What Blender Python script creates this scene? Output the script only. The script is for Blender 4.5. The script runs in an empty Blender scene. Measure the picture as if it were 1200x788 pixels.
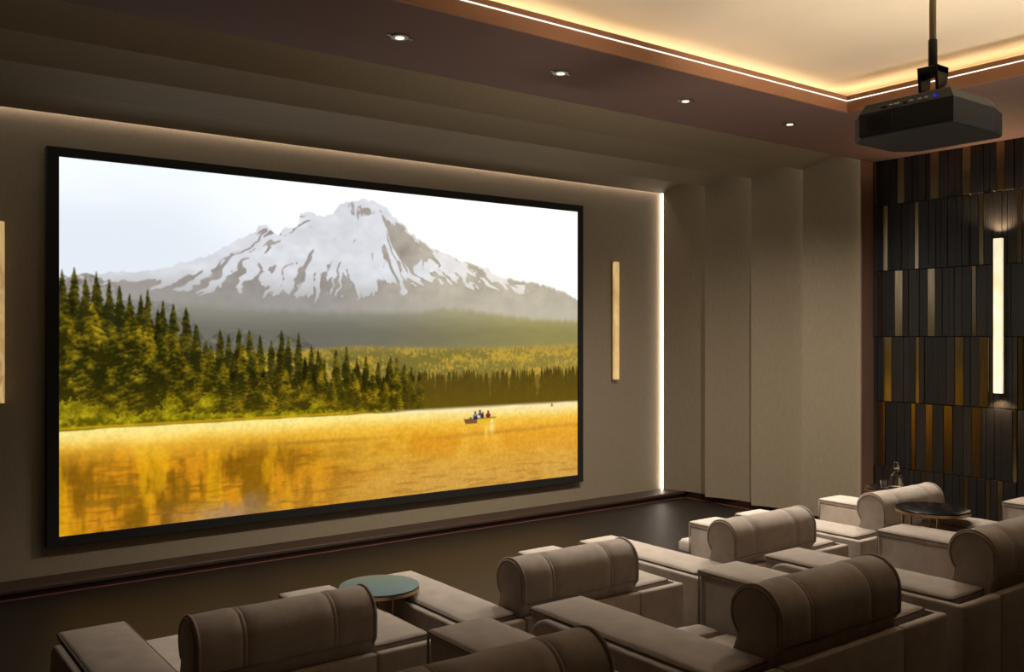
import bpy, bmesh, math, random
import numpy as np
from mathutils import Vector, Matrix, noise as mnoise

random.seed(4)
S = bpy.context.scene
COL = S.collection
EYE = 1.69                                    # eye height above the lower floor; all heights below are above that floor

# ---------------------------------------------------------------- camera, world, exposure
cam_data = bpy.data.cameras.new('camera')
cam_data.sensor_fit = 'HORIZONTAL'; cam_data.sensor_width = 36.0
cam_data.lens = 36.0 * 1074.0 / 1200.0
cam_data.clip_start = 0.03; cam_data.clip_end = 60
cam = bpy.data.objects.new('camera', cam_data); COL.objects.link(cam)
cam.location = (0, 0, EYE)
cam.rotation_euler = (math.pi / 2, 0, -math.atan2(0.5976, 0.8018))
S.camera = cam
world = bpy.data.worlds.new('world'); S.world = world
world.use_nodes = True
world.node_tree.nodes['Background'].inputs[0].default_value = (0.0, 0.0, 0.0, 1)
S.view_settings.view_transform = 'Standard'
S.view_settings.look = 'None'
S.view_settings.gamma = 1.0
S.view_settings.use_curve_mapping = False
S.view_settings.exposure = 0.75

# light strengths of the room's lamps and of the added fill light
FILM_GAIN = 0.595
WALL_LED = 7.0
COVE_LED = 7.0
COVE_LINE = 1.2
SPOT_W = 210.0
SIDE_SPOT_W = 220.0
FLUTE_LED = 1.7
FILL_UPLIGHT_W = 21.0

# room dimensions
XL, XR = -1.0, 7.07           # stage opening, left and right
XTL, XT = -1.2, 7.26          # side walls beside the seats
YW = 6.85                     # screen wall
YP = 4.504                    # near end of the fluted portal
YB = -1.7                     # back wall
ZT = EYE + 1.505              # soffit and flute height
ZS = EYE - 1.62               # stage ledge
ZC = EYE + 1.74               # upper ceiling
CX0, CX1, CY0, CY1 = 0.6, 5.51, -1.2, 3.612   # ceiling recess

# ---------------------------------------------------------------- helpers
def lin(c):
    return tuple((x / 12.92 if x <= 0.04045 else ((x + 0.055) / 1.055) ** 2.4) for x in [v / 255.0 for v in c])

def mat(name, color, rough=0.6, metal=0.0, var=0.0, vscale=8.0, stretch=(1, 1, 1), bump=0.0, bscale=200.0, bstretch=(1, 1, 1),
        emit=None, estr=0.0, spec=None, sheen=0.0, coat=0.0, trans=0.0, ior=1.45):
    """A node material: base colour varied by noise, fine relief by a second noise."""
    m = bpy.data.materials.new(name); m.use_nodes = True
    nt = m.node_tree; N = nt.nodes; L = nt.links
    b = N['Principled BSDF']
    b.inputs['Roughness'].default_value = rough
    b.inputs['Metallic'].default_value = metal
    b.inputs['IOR'].default_value = ior
    if spec is not None: b.inputs['Specular IOR Level'].default_value = spec
    b.inputs['Sheen Weight'].default_value = sheen
    b.inputs['Coat Weight'].default_value = coat
    b.inputs['Transmission Weight'].default_value = trans
    c = tuple(color) + (1,)
    b.inputs['Base Color'].default_value = c
    tc = N.new('ShaderNodeTexCoord')
    def coords(sx):
        mp = N.new('ShaderNodeMapping'); mp.inputs['Scale'].default_value = sx
        L.new(tc.outputs['Object'], mp.inputs['Vector']); return mp.outputs['Vector']
    if var > 0:
        nz = N.new('ShaderNodeTexNoise'); nz.inputs['Scale'].default_value = vscale; nz.inputs['Detail'].default_value = 5
        L.new(coords(stretch), nz.inputs['Vector'])
        rp = N.new('ShaderNodeValToRGB')
        lo = tuple(max(0, x * (1 - var)) for x in color) + (1,); hi = tuple(min(1, x * (1 + var)) for x in color) + (1,)
        rp.color_ramp.elements[0].position = .3; rp.color_ramp.elements[0].color = lo
        rp.color_ramp.elements[1].position = .7; rp.color_ramp.elements[1].color = hi
        L.new(nz.outputs['Fac'], rp.inputs['Fac']); L.new(rp.outputs['Color'], b.inputs['Base Color'])
    if bump > 0:
        nb = N.new('ShaderNodeTexNoise'); nb.inputs['Scale'].default_value = bscale; nb.inputs['Detail'].default_value = 3
        L.new(coords(bstretch), nb.inputs['Vector'])
        bp = N.new('ShaderNodeBump'); bp.inputs['Strength'].default_value = bump; bp.inputs['Distance'].default_value = 0.004
        L.new(nb.outputs['Fac'], bp.inputs['Height']); L.new(bp.outputs['Normal'], b.inputs['Normal'])
    if emit is not None:
        b.inputs['Emission Color'].default_value = tuple(emit) + (1,)
        b.inputs['Emission Strength'].default_value = estr
    return m

def emission_mat(name, color, strength):
    m = bpy.data.materials.new(name); m.use_nodes = True
    nt = m.node_tree; nt.nodes.clear()
    o = nt.nodes.new('ShaderNodeOutputMaterial'); e = nt.nodes.new('ShaderNodeEmission')
    e.inputs[0].default_value = tuple(color) + (1,); e.inputs[1].default_value = strength
    nt.links.new(e.outputs[0], o.inputs[0])
    return m

def obj(name, bm, m, parent=None, smooth=False, kind=None):
    me = bpy.data.meshes.new(name)
    bm.normal_update(); bm.to_mesh(me); bm.free()
    if smooth:
        me.polygons.foreach_set('use_smooth', [True] * len(me.polygons))
        if smooth is not True: me.set_sharp_from_angle(angle=math.radians(smooth))
    o = bpy.data.objects.new(name, me); COL.objects.link(o)
    if m: me.materials.append(m)
    if parent: o.parent = parent
    if kind: o['kind'] = kind
    return o

def empty(name, loc=(0, 0, 0), rz=0.0):
    e = bpy.data.objects.new(name, None); COL.objects.link(e)
    e.location = loc; e.rotation_euler = (0, 0, rz); e.empty_display_size = .1
    return e

def tag(o, label, cat, group=None):
    o['label'] = label; o['category'] = cat
    if group: o['group'] = group
    return o

def box(bm, x0, x1, y0, y1, z0, z1, bev=0.0, seg=2):
    r = bmesh.ops.create_cube(bm, size=1.0)
    vs = r['verts']
    for v in vs:
        v.co = Vector(((x0 + x1) / 2 + v.co.x * (x1 - x0), (y0 + y1) / 2 + v.co.y * (y1 - y0), (z0 + z1) / 2 + v.co.z * (z1 - z0)))
    if bev > 0:
        es = list({e for v in vs for e in v.link_edges})
        bmesh.ops.bevel(bm, geom=es, offset=bev, segments=seg, profile=0.5, affect='EDGES', clamp_overlap=True)

def boxbm(*a, **k):
    bm = bmesh.new(); box(bm, *a, **k); return bm

def cyl(bm, p0, p1, r0, r1=None, n=20, caps=True):
    p0 = Vector(p0); p1 = Vector(p1); d = p1 - p0; r1 = r0 if r1 is None else r1
    M = Matrix.Translation((p0 + p1) / 2) @ d.to_track_quat('Z', 'Y').to_matrix().to_4x4()
    bmesh.ops.create_cone(bm, cap_ends=caps, segments=n, radius1=r0, radius2=r1, depth=d.length, matrix=M)

def lathe(bm, prof, n=28, c=(0, 0, 0)):
    rings = []
    for r, z in prof:
        rings.append([bm.verts.new((c[0] + r * math.cos(2 * math.pi * k / n), c[1] + r * math.sin(2 * math.pi * k / n), c[2] + z)) for k in range(n)])
    for a, b in zip(rings, rings[1:]):
        for k in range(n):
            bm.faces.new((a[k], a[(k + 1) % n], b[(k + 1) % n], b[k]))
    bm.faces.new(rings[0][::-1]); bm.faces.new(rings[-1])

def tube(bm, pts, r, closed=False, n=6):
    pts = [Vector(p) for p in pts]; m = len(pts); rings = []
    for i, p in enumerate(pts):
        a = pts[(i - 1) % m] if (closed or i > 0) else p
        b = pts[(i + 1) % m] if (closed or i < m - 1) else p
        t = (b - a).normalized()
        up = Vector((0, 0, 1)) if abs(t.z) < .9 else Vector((1, 0, 0))
        u = t.cross(up).normalized(); w = u.cross(t)
        rings.append([bm.verts.new(p + r * (math.cos(2 * math.pi * k / n) * u + math.sin(2 * math.pi * k / n) * w)) for k in range(n)])
    for i in range(m if closed else m - 1):
        a, b = rings[i], rings[(i + 1) % m]
        # best rotation when the ring closes on itself
        sh = min(range(n), key=lambda q: (a[0].co - b[q].co).length)
        for k in range(n):
            bm.faces.new((a[k], a[(k + 1) % n], b[(k + 1 + sh) % n], b[(k + sh) % n]))
    if not closed:
        bm.faces.new(rings[0][::-1]); bm.faces.new(rings[-1])

def quad(bm, *pts):
    bm.faces.new([bm.verts.new(p) for p in pts])

def copy_tree(o, parent=None):
    c = o.copy(); COL.objects.link(c)
    if parent: c.parent = parent
    for ch in list(o.children): copy_tree(ch, c)
    return c

# ---------------------------------------------------------------- materials
M = {}
M['fabric_wall'] = mat('taupe_wall_textile', lin((142, 129, 108)), .85, var=.07, vscale=60, stretch=(1, 1, .25), bump=.25, bscale=420, bstretch=(1, 1, .3))
M['plum'] = mat('plum_plaster', lin((122, 95, 88)), .8, var=.03, vscale=5, bump=.05, bscale=150)
M['rose'] = mat('rose_brown_plaster', lin((128, 98, 84)), .8, var=.03, vscale=5)
M['cove_face'] = mat('copper_brown_paint', lin((150, 104, 72)), .55, var=.03)
M['cream'] = mat('cream_ceiling_paint', lin((232, 216, 190)), .9, var=.02, vscale=3)
M['floor'] = mat('dark_stained_oak', lin((37, 31, 27)), .48, spec=.3, var=.22, vscale=5, stretch=(.5, 7, 1), bump=.06, bscale=60, bstretch=(.4, 8, 1))
M['ledge'] = mat('walnut_ledge', lin((66, 50, 40)), .5, var=.12, vscale=6, stretch=(.5, 8, 1))
M['maroon'] = mat('dark_maroon_lacquer', lin((48, 26, 20)), .4, var=.08)
M['copper_line'] = mat('copper_inlay', lin((186, 124, 108)), .4, .6)
M['upholstery'] = mat('taupe_upholstery', lin((157, 144, 132)), .88, var=.09, vscale=24, bump=.35, bscale=520, sheen=.15)
M['pad'] = mat('taupe_pad_upholstery', lin((161, 148, 136)), .85, var=.08, vscale=16, bump=.35, bscale=520, sheen=.15)
M['piping'] = mat('dark_taupe_piping', lin((116, 104, 92)), .85, var=.05)
M['plinth'] = mat('black_plinth', lin((26, 24, 22)), .6)
M['frame'] = mat('black_velvet_frame', lin((31, 30, 26)), .9, var=.04)
M['projector'] = mat('graphite_plastic', lin((19, 19, 19)), .55, var=.05, bump=.08, bscale=900)
M['projector_dark'] = mat('black_grille_plastic', lin((6, 6, 6)), .55)
M['brass'] = mat('aged_brass', lin((118, 104, 80)), .34, 1.0, var=.12, vscale=20, stretch=(1, 1, .2))
M['black_metal'] = mat('black_steel', lin((32, 29, 26)), .3, .8)
M['copper'] = mat('satin_copper', lin((176, 148, 116)), .34, 1.0, var=.05)
M['teal_top'] = mat('teal_glass_top', lin((88, 112, 112)), .35, var=.04)
M['black_top'] = mat('black_glass_top', lin((10, 11, 12)), .16, spec=.25)
M['glass'] = mat('clear_glass', (1, 1, 1), .03, trans=1.0, ior=1.45)
M['steel'] = mat('steel_trim', lin((120, 116, 108)), .3, .9)
M['port'] = mat('pale_port_metal', lin((150, 150, 150)), .35, .6)
M['blue_light'] = emission_mat('blue_status_light', (0.02, 0.02, 1.0), .6)
M['lens_glass'] = mat('lens_glass', lin((20, 22, 34)), .05, coat=1.0)

def slat_mat(name, col, rough, metal, reeds, spec=.5, var=.2):
    m = mat(name, col, rough, metal, var=var, vscale=14, stretch=(3, 3, .35), spec=spec)
    nt = m.node_tree; N = nt.nodes; L = nt.links
    tc = N.new('ShaderNodeTexCoord'); mp = N.new('ShaderNodeMapping'); mp.inputs['Scale'].default_value = (1, 1, .05)
    L.new(tc.outputs['Object'], mp.inputs['Vector'])
    if reeds:
        w = N.new('ShaderNodeTexWave'); w.bands_direction = 'Y'; w.inputs['Scale'].default_value = 24; w.inputs['Distortion'].default_value = .4
        L.new(mp.outputs['Vector'], w.inputs['Vector'])
        src = w.outputs['Fac']; st = .5
    else:
        w = N.new('ShaderNodeTexNoise'); w.inputs['Scale'].default_value = 90; L.new(mp.outputs['Vector'], w.inputs['Vector'])
        src = w.outputs['Fac']; st = .08
    bp = N.new('ShaderNodeBump'); bp.inputs['Strength'].default_value = st; bp.inputs['Distance'].default_value = .004
    L.new(src, bp.inputs['Height']); L.new(bp.outputs['Normal'], N['Principled BSDF'].inputs['Normal'])
    return m
M['slat_dark'] = slat_mat('smoked_oak_slat', lin((31, 29, 28)), .36, 0, True)
M['slat_mid'] = slat_mat('dark_oak_slat', lin((40, 35, 31)), .38, 0, True)
M['slat_brass'] = slat_mat('brushed_bronze_slat', lin((150, 131, 100)), .2, 1.0, False, var=.14)

def alabaster(name, strength, lo, hi):
    m = bpy.data.materials.new(name); m.use_nodes = True
    nt = m.node_tree; N = nt.nodes; L = nt.links; b = N['Principled BSDF']
    b.inputs['Roughness'].default_value = .35
    b.inputs['Base Color'].default_value = tuple(hi) + (1,)
    tc = N.new('ShaderNodeTexCoord'); mp = N.new('ShaderNodeMapping'); mp.inputs['Scale'].default_value = (7, 7, 2.2); mp.inputs['Rotation'].default_value = (.5, .45, 0)
    L.new(tc.outputs['Object'], mp.inputs['Vector'])
    nz = N.new('ShaderNodeTexNoise'); nz.inputs['Scale'].default_value = 2.6; nz.inputs['Detail'].default_value = 6; nz.inputs['Distortion'].default_value = 1.6
    L.new(mp.outputs['Vector'], nz.inputs['Vector'])
    rp = N.new('ShaderNodeValToRGB')
    rp.color_ramp.elements[0].position = .36; rp.color_ramp.elements[0].color = tuple(lo) + (1,)
    rp.color_ramp.elements[1].position = .62; rp.color_ramp.elements[1].color = tuple(hi) + (1,)
    L.new(nz.outputs['Fac'], rp.inputs['Fac'])
    L.new(rp.outputs['Color'], b.inputs['Emission Color']); b.inputs['Emission Strength'].default_value = strength
    return m
M['alabaster_bright'] = alabaster('lit_alabaster', .56, lin((246, 214, 160)), lin((255, 246, 216)))
M['alabaster_dim'] = alabaster('dim_alabaster', .36, lin((178, 138, 82)), lin((238, 204, 142)))
M['led_white'] = emission_mat('led_wall_line', lin((255, 236, 220)), WALL_LED)
M['led_cove'] = emission_mat('led_cove_glow', lin((255, 230, 184)), COVE_LED)
M['led_line'] = emission_mat('led_cove_line', lin((255, 236, 214)), COVE_LINE)
M['led_flute'] = emission_mat('led_flute_glow', lin((255, 242, 224)), FLUTE_LED)
M['spot_lens'] = emission_mat('downlight_lens', lin((255, 240, 220)), .9)
# ---------------------------------------------------------------- film frame shown on the projection screen
def paint_film(W, H):
    """A mountain lake at sunrise, computed as an (H, W, 3) array of display colours; row 0 is the bottom."""
    rng = np.random.RandomState(7)

    def vnoise(nx, ny, seed):
        r = np.random.RandomState(seed)
        g = r.rand(ny + 2, nx + 2)
        xs = np.linspace(0, nx, W); ys = np.linspace(0, ny, H)
        xi = np.minimum(xs.astype(int), nx); yi = np.minimum(ys.astype(int), ny)
        fx = xs - xi; fy = ys - yi
        fx = fx * fx * (3 - 2 * fx); fy = (fy * fy * (3 - 2 * fy))[:, None]
        a = g[np.ix_(yi, xi)]; b = g[np.ix_(yi, xi + 1)]; c = g[np.ix_(yi + 1, xi)]; d = g[np.ix_(yi + 1, xi + 1)]
        return (a * (1 - fx) + b * fx) * (1 - fy) + (c * (1 - fx) + d * fx) * fy

    def fbm(nx, ny, seed, octv=4):
        out = np.zeros((H, W)); amp = 1.0; tot = 0
        for k in range(octv):
            out += amp * vnoise(nx * 2 ** k, ny * 2 ** k, seed + k); tot += amp; amp *= 0.55
        return out / tot

    def sample(n, xs, ys):
        """n read at shifted picture positions (0..1)"""
        xi = np.clip((xs * (W - 1)).astype(int), 0, W - 1); yi = np.clip((ys * (H - 1)).astype(int), 0, H - 1)
        return n[yi, xi]

    def vlook(u, v, seed):
        """value noise looked up at arbitrary coordinates"""
        r = np.random.RandomState(seed); g = r.rand(128, 128)
        ui = np.floor(u).astype(int); vi = np.floor(v).astype(int); fu = u - ui; fv = v - vi
        fu = fu * fu * (3 - 2 * fu); fv = fv * fv * (3 - 2 * fv)
        q = lambda i, j: g[j % 128, i % 128]
        return (q(ui, vi) * (1 - fu) + q(ui + 1, vi) * fu) * (1 - fv) + (q(ui, vi + 1) * (1 - fu) + q(ui + 1, vi + 1) * fu) * fv

    s = np.linspace(0, 1, W)[None, :].repeat(H, 0)
    t = np.linspace(0, 1, H)[:, None].repeat(W, 1)
    C = lambda *c: np.array(c, float) / 255.0
    mix = lambda a, b, m: a * (1 - m[..., None]) + b * m[..., None]
    sm = lambda e0, e1, x: (lambda q: q * q * (3 - 2 * q))(np.clip((x - e0) / (e1 - e0), 0, 1))
    line = lambda pts: np.interp(s[0], [p[0] for p in pts], [p[1] for p in pts])[None, :]

    # sky
    img = mix(np.ones((H, W, 3)) * C(230, 238, 247), C(254, 252, 246), sm(0.1, 0.75, s))
    img = mix(img, C(252, 253, 254), sm(0.75, 1.0, t) * 0.5 * (fbm(4, 5, 3)))
    # mountain
    sky = [(-0.01, .682), (.05, .70), (.0656, .706), (.1086, .7069), (.1597, .7276), (.2131, .7591), (.2548, .7954), (.2761, .8229),
           (.2978, .8381), (.3022, .8565), (.317, .861), (.3244, .8517), (.3364, .8403), (.3439, .8567), (.3653, .8568), (.373, .8735),
           (.3761, .9027), (.3917, .9102), (.4075, .9072), (.4203, .9063), (.4332, .9135), (.4495, .9455), (.4693, .9594), (.4945, .9689),
           (.5288, .9633), (.541, .9513), (.5587, .9232), (.5766, .9003), (.591, .8739), (.6278, .8411), (.6656, .8132), (.7142, .7854),
           (.7645, .7688), (.806, .7385), (.8704, .7305), (.9376, .7095), (.9723, .6921), (1.0, .6643)]
    rough = (vnoise(160, 1, 5)[:1] - 0.5) * 0.008 + (vnoise(60, 1, 6)[:1] - .5) * .006
    top = line(sky) + rough
    m = sm(0, 0.004, top - t)
    # gullies fan out from the summit; snow lies between them
    dn = top - t
    n1 = fbm(14, 12, 20, 5); n2 = fbm(40, 26, 30, 4); warp = fbm(9, 8, 25, 4)
    th = np.arctan2(1.03 - t, (s - .49) * 1.45)          # 0 to the right, pi to the left
    rad = np.hypot(1.03 - t, (s - .49) * 1.45)
    big = vlook(th * 13 + (warp - .5) * 5.0 + rad * 3, rad * 9 + n1 * 2.5, 41)
    fin = vlook(th * 34 + (warp - .5) * 9.0, rad * 9 + n2 * 2.5, 42)
    fin2 = vlook(th * 60 + (warp - .5) * 16.0 + n1 * 4, rad * 17 + n2 * 3, 43)
    near_top = sm(.22, .06, rad)
    ridge = (.20 * big + .34 * fin + .26 * fin2) * (1 - near_top) + near_top * (.22 * n1 + .42 * n2) + .14 * n1 + .22 * n2
    base_lim = np.interp(s[0], [0, .08, .16, .25, .4, .5, .6, .7, .8, .88, 1], [.69, .65, .64, .635, .63, .635, .65, .68, .68, .67, .67])[None, :]
    relh = np.clip((t - base_lim) / .22, -1, 1)
    G = lambda cx, cy, wx, wy: np.exp(-((s - cx) / wx) ** 2 - ((t - cy) / wy) ** 2)
    thr = .545 + .17 * relh - .26 * G(.568, .86, .032, .045) - .20 * G(.60, .80, .04, .05) - .16 * G(.37, .888, .03, .016) - .16 * G(.31, .845, .028, .014) \
        - .14 * G(.50, .93, .012, .015) - .10 * G(.455, .92, .012, .012) + .16 * G(.46, .80, .08, .08) + .08 * G(.56, .74, .06, .03) \
        - .08 * sm(.60, .70, s) - .22 * sm(.84, .93, s) + .12 * G(.66, .77, .03, .03) + .16 * G(.79, .735, .05, .022) - .30 * sm(.03, -.02, t - base_lim) * sm(.03, .06, dn) \
        - .05 * sm(.3, .15, s) * sm(.10, .04, dn) * 0 + .30 * sm(.040, .012, dn) * sm(.30, .2, s) * sm(.045, .07, s)
    snow = sm(-.025, .025, thr - ridge)
    rock = mix(np.ones((H, W, 3)) * C(158, 150, 144), C(190, 180, 160), sm(0.45, 0.75, s))
    rock = rock * (0.84 + 0.30 * n2[..., None])
    snc = mix(np.ones((H, W, 3)) * C(226, 228, 234), C(246, 240, 232), sm(0.5, 0.8, s)) * (0.93 + 0.09 * fbm(50, 40, 33, 2)[..., None])
    mt = mix(rock, snc, snow)
    mt = mix(mt, C(250, 243, 230), sm(0.012, 0.0, dn) * sm(.5, .6, s) * 0.7)
    haze = sm(0.74, 0.60, t)
    mt = mix(mt, mix(np.ones((H, W, 3)) * C(160, 155, 150), C(196, 188, 168), sm(0.35, 0.8, s)), haze * 0.75)
    img = mix(img, mt, m)
    # forested foothills in haze
    hill = [(0, .6381), (.16, .634), (.298, .624), (.42, .617), (.52, .622), (.591, .619), (.6656, .636), (.7142, .635), (.8272, .611), (.915, .601), (1, .5995)]
    h = line(hill) + (vnoise(120, 1, 51)[:1] - .5) * .008
    mh = sm(0, 0.028, h - t)
    foot = mix(np.ones((H, W, 3)) * C(146, 144, 134), C(178, 168, 120), sm(.4, .9, s))
    foot = mix(foot, mix(np.ones((H, W, 3)) * C(112, 110, 98), C(148, 138, 84), sm(.4, .95, s)), sm(.625, .53, t))
    foot = foot * (0.97 + 0.06 * fbm(26, 60, 61, 3)[..., None])
    img = mix(img, foot, mh)
    # sunlit plateau of small trees
    pl = line([(0, .48), (.42, .499), (.486, .506), (.628, .4995), (.744, .498), (.87, .503), (1, .509)])
    mp = sm(0, 0.02, pl - t)
    spk = fbm(230, 120, 71, 2); rows = fbm(20, 38, 75, 2)
    plat = mix(np.ones((H, W, 3)) * C(124, 112, 52), C(186, 154, 54), sm(.40, .70, spk * .55 + rows * .5))
    plat = mix(plat, C(158, 140, 80), sm(.46, .51, t) * .7)
    plat = mix(plat, C(206, 170, 84), sm(.55, 1.0, s) * .28)
    img = mix(img, plat, mp)

    # conifers
    clump = fbm(70, 44, 301, 3); leaf = vnoise(330, 190, 305)
    def conifer(cx, tp, bt, hw, base, lit, seed, detail=1.0):
        r = np.random.RandomState(seed)
        y0 = int(max(bt, 0) * H); y1 = int(min(tp, 1) * H)
        x0 = int(max(0, (cx - hw * 1.5) * W)); x1 = int(min(W, (cx + hw * 1.5) * W + 1))
        if y1 <= y0 + 1 or x1 <= x0: return
        ys = np.arange(y0, y1); q = np.clip((tp - (ys + .5) / H) / (tp - bt), 0, 1)
        nt_ = 10 + int(20 * (tp - bt))
        def side_w():
            kn = np.interp(q * nt_ + r.rand(), np.arange(nt_ + 3), .55 + .6 * r.rand(nt_ + 3))
            saw = (q * nt_ * 1.3 + r.rand()) % 1.0
            return hw * q ** .8 * kn * (.80 + .35 * saw) * (.9 + .2 * r.rand(len(ys)))
        wL = side_w(); wR = side_w()
        xs = (np.arange(x0, x1) + .5) / W - cx
        X = xs[None, :]; Q = q[:, None]
        edge = np.where(X < 0, wL[:, None] + X, wR[:, None] - X)
        a = np.clip(edge * W / 1.3 + 0.5, 0, 1)
        cl = clump[y0:y1, x0:x1]; lf = leaf[y0:y1, x0:x1]
        br = .5 + .5 * np.sin((Q * nt_ * 1.25 - np.abs(X) / hw * 1.8 + 2.0 * cl) * 2 * math.pi)
        rim = np.clip(1 - edge / (hw * .5), 0, 1)
        right = np.clip(X / (hw * (.25 + .75 * Q)) * .5 + .5, 0, 1)
        tb = .75 + .5 * r.rand()
        lum = np.clip((-.12 + .44 * right ** 1.5 + .14 * rim + .24 * br + 1.35 * (cl - .5)) * detail * tb + .40 * (lf - .5), 0, 1)
        col = base[None, None] * (1 - lum[..., None]) + lit[None, None] * lum[..., None]
        blk = img[y0:y1, x0:x1]
        img[y0:y1, x0:x1] = blk * (1 - a[..., None]) + col * a[..., None]

    shore = .279
    # far band on the right
    for k in range(190):
        cx = .55 + .47 * rng.rand(); lay = rng.rand()
        tp = np.interp(cx, [.5, .591, .6656, .744, .87, 1.0], [.43, .416, .410, .412, .412, .418]) - 0.012 * lay + 0.018 * (rng.rand() - .5)
        conifer(cx, tp, shore - .003, .008 + .006 * rng.rand(), C(74, 62, 20), C(134, 106, 28), 1000 + k, .55)
    far = (sm(.40, .30, t) * sm(.53, .6, s) * (t > shore))
    img = mix(img, C(86, 70, 22), np.maximum(far * .72, sm(.395, .372, t) * sm(.53, .6, s) * (t > shore) * .6))
    tops = [(.0041, .7012), (.0207, .7093), (.0358, .6832), (.0512, .6991), (.0692, .6785), (.0838, .6632), (.0986, .6429), (.1149, .6414),
            (.125, .6549), (.148, .6262), (.1636, .6173), (.1835, .6083), (.1995, .56), (.2145, .5135), (.2379, .5456), (.2519, .5332),
            (.2689, .5508), (.2862, .5434), (.3051, .5308), (.3244, .5128), (.3424, .5437), (.3546, .5256), (.373, .5361), (.3964, .4992),
            (.4091, .4858), (.4429, .4853), (.4627, .4931), (.4827, .4574), (.5013, .4624), (.5254, .4424), (.5516, .4612), (.564, .4553),
            (.5802, .4323), (.5947, .4233), (.613, .4083)]
    for k, (cx, tp) in enumerate(tops):
        w_ = np.interp(cx, [0, .2, .35, .62], [.036, .031, .024, .017])
        conifer(cx, tp + .004, shore, w_, C(44, 44, 14), C(134, 114, 26), 50 + k)
    for k in range(46):
        cx = rng.rand() * .6
        lim = np.interp(cx, [p[0] for p in tops], [p[1] for p in tops])
        tp = lim - (lim - shore) * (.06 + .42 * rng.rand())
        w_ = np.interp(cx, [0, .2, .35, .62], [.027, .023, .018, .013]) * (.8 + .4 * rng.rand())
        sh = .7 + .3 * rng.rand()
        conifer(cx, tp, shore, w_ * 1.2, C(40, 37, 8) * sh, C(136, 114, 20) * sh, 200 + k, .9)
    front = [(.0265, .5486), (.0103, .6274), (.0453, .6243), (.062, .5259), (.0777, .5607), (.0961, .6077), (.1086, .5964), (.1275, .5733),
             (.1493, .5497), (.1663, .5258), (.1781, .4846), (.2022, .5136), (.2241, .4764), (.2435, .4636), (.2761, .5131), (.2978, .4825),
             (.315, .42), (.35, .4401), (.37, .40), (.3917, .4334), (.4139, .4459), (.436, .40), (.4561, .3771), (.48, .41), (.515, .43), (.54, .39), (.565, .42)]
    for k, (cx, tp) in enumerate(front):
        w_ = np.interp(cx, [0, .1, .2, .35, .62], [.062, .054, .038, .026, .017])
        conifer(cx, tp - .005, shore, w_, C(44, 42, 8), C(176, 148, 24), 400 + k, 1.15)
    fn = fbm(110, 70, 91, 2)
    tree_zone = (t < line(tops)) & (t > shore) & (s < .62)
    img *= np.where(tree_zone & (img.mean(2) < .6), .74 + .40 * fn, 1.0)[..., None]
    # warm mist low in the stand
    ms = sm(.44, .28, t) * (t > shore - .002) * (img.mean(2) < .62)
    img = mix(img, C(150, 116, 12), ms * .25)
    # shrubs along the bank
    for k in range(150):
        cx = rng.rand() ** 1.3 * .56; sz = np.interp(cx, [0, .12, .3, .56], [.030, .024, .017, .009]) * (.55 + .6 * rng.rand())
        cy = shore + sz * (.2 + .5 * rng.rand())
        if k < 9: cx, sz, cy = [(.012, .05, .315), (.045, .038, .31), (.03, .035, .30), (.16, .040, .30), (.205, .034, .303), (.215, .03, .33), (.165, .03, .33), (.405, .026, .305), (.09, .03, .295)][k]
        X = (s - cx) / (sz * .62); Yv = (t - cy) / sz
        rr = np.sqrt(X * X + Yv * Yv) + (fn - .5) * 1.1 + (leaf - .5) * .5
        a = sm(1.0, .82, rr) * (t > shore - .003)
        lum = np.clip(.26 + .38 * Yv - .12 * X + 1.3 * (fn - .5) + .5 * (leaf - .5), 0, 1)
        img = mix(img, C(92, 84, 8) * (1 - lum[..., None]) + C(206, 184, 26) * lum[..., None], a * .92)
    # water
    wl = shore + (vnoise(30, 1, 95)[:1] - .5) * .004
    mw = sm(0, .004, wl - t)
    d = np.clip((shore - t) / shore, 0, 1)
    refl = .6 * fbm(46, 5, 101, 4) + .4 * fbm(20, 16, 107, 4); rip = fbm(26, 130, 111, 3); mist = fbm(14, 12, 121, 4); fine = fbm(220, 120, 131, 2)
    wat = mix(np.ones((H, W, 3)) * C(214, 142, 24), C(232, 164, 44), sm(.3, 1, s))
    wat = mix(wat, C(104, 70, 6), sm(.38, .60, refl) * sm(.62, .18, s + .18 * (mist - .5)) * sm(.10, .42, d) * .72)
    wat = mix(wat, C(132, 92, 14), sm(.44, .62, mist * .55 + rip * .45) * sm(.85, .35, s) * sm(.15, .45, d) * .65)
    wat = mix(wat, C(232, 172, 20), sm(.52, .68, fbm(34, 4, 141, 4)) * sm(.8, .1, s) * sm(.1, .3, d) * .65)
    wat = mix(wat, C(252, 196, 66), sm(.45, .7, mist) * sm(.1, .6, s) * .55)
    wat = mix(wat, C(206, 158, 78), sm(.30, .95, d) * sm(.28, .62, s) * .75)
    wat = mix(wat, C(158, 130, 112), np.exp(-((s - .25 - .04 * (mist - .5)) / .075) ** 2) * sm(.74, .94, d + .28 * (refl - .5)) * .75)
    wat = mix(wat, C(150, 104, 34), sm(.55, .7, rip) * sm(.4, .9, d) * .35)
    # thin dark wind lanes
    lane = sm(.012, 0, np.abs(t - (.178 + .035 * (s - .55) + .003 * (rip - .5)))) * sm(.55, .75, s) * .45
    wat = mix(wat, C(176, 116, 40), lane)
    wat = mix(wat, C(150, 100, 22), sm(.010, 0, np.abs(t - (.20 - .02 * (s - .4)))) * sm(.18, .34, s) * sm(.62, .42, s) * .5)
    # glowing mist by the bank
    edge = sm(.42, .0, d + .10 * (mist - .5))
    wat = mix(wat, C(255, 214, 84), edge * .8)
    wat = mix(wat, mix(np.ones((H, W, 3)) * C(255, 232, 140), C(255, 236, 176), sm(.3, 1, s)), sm(.22, .02, d + .05 * (mist - .5)) * .95)
    wat *= (.93 + .14 * fine + .06 * (rip - .5))[..., None]
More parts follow.
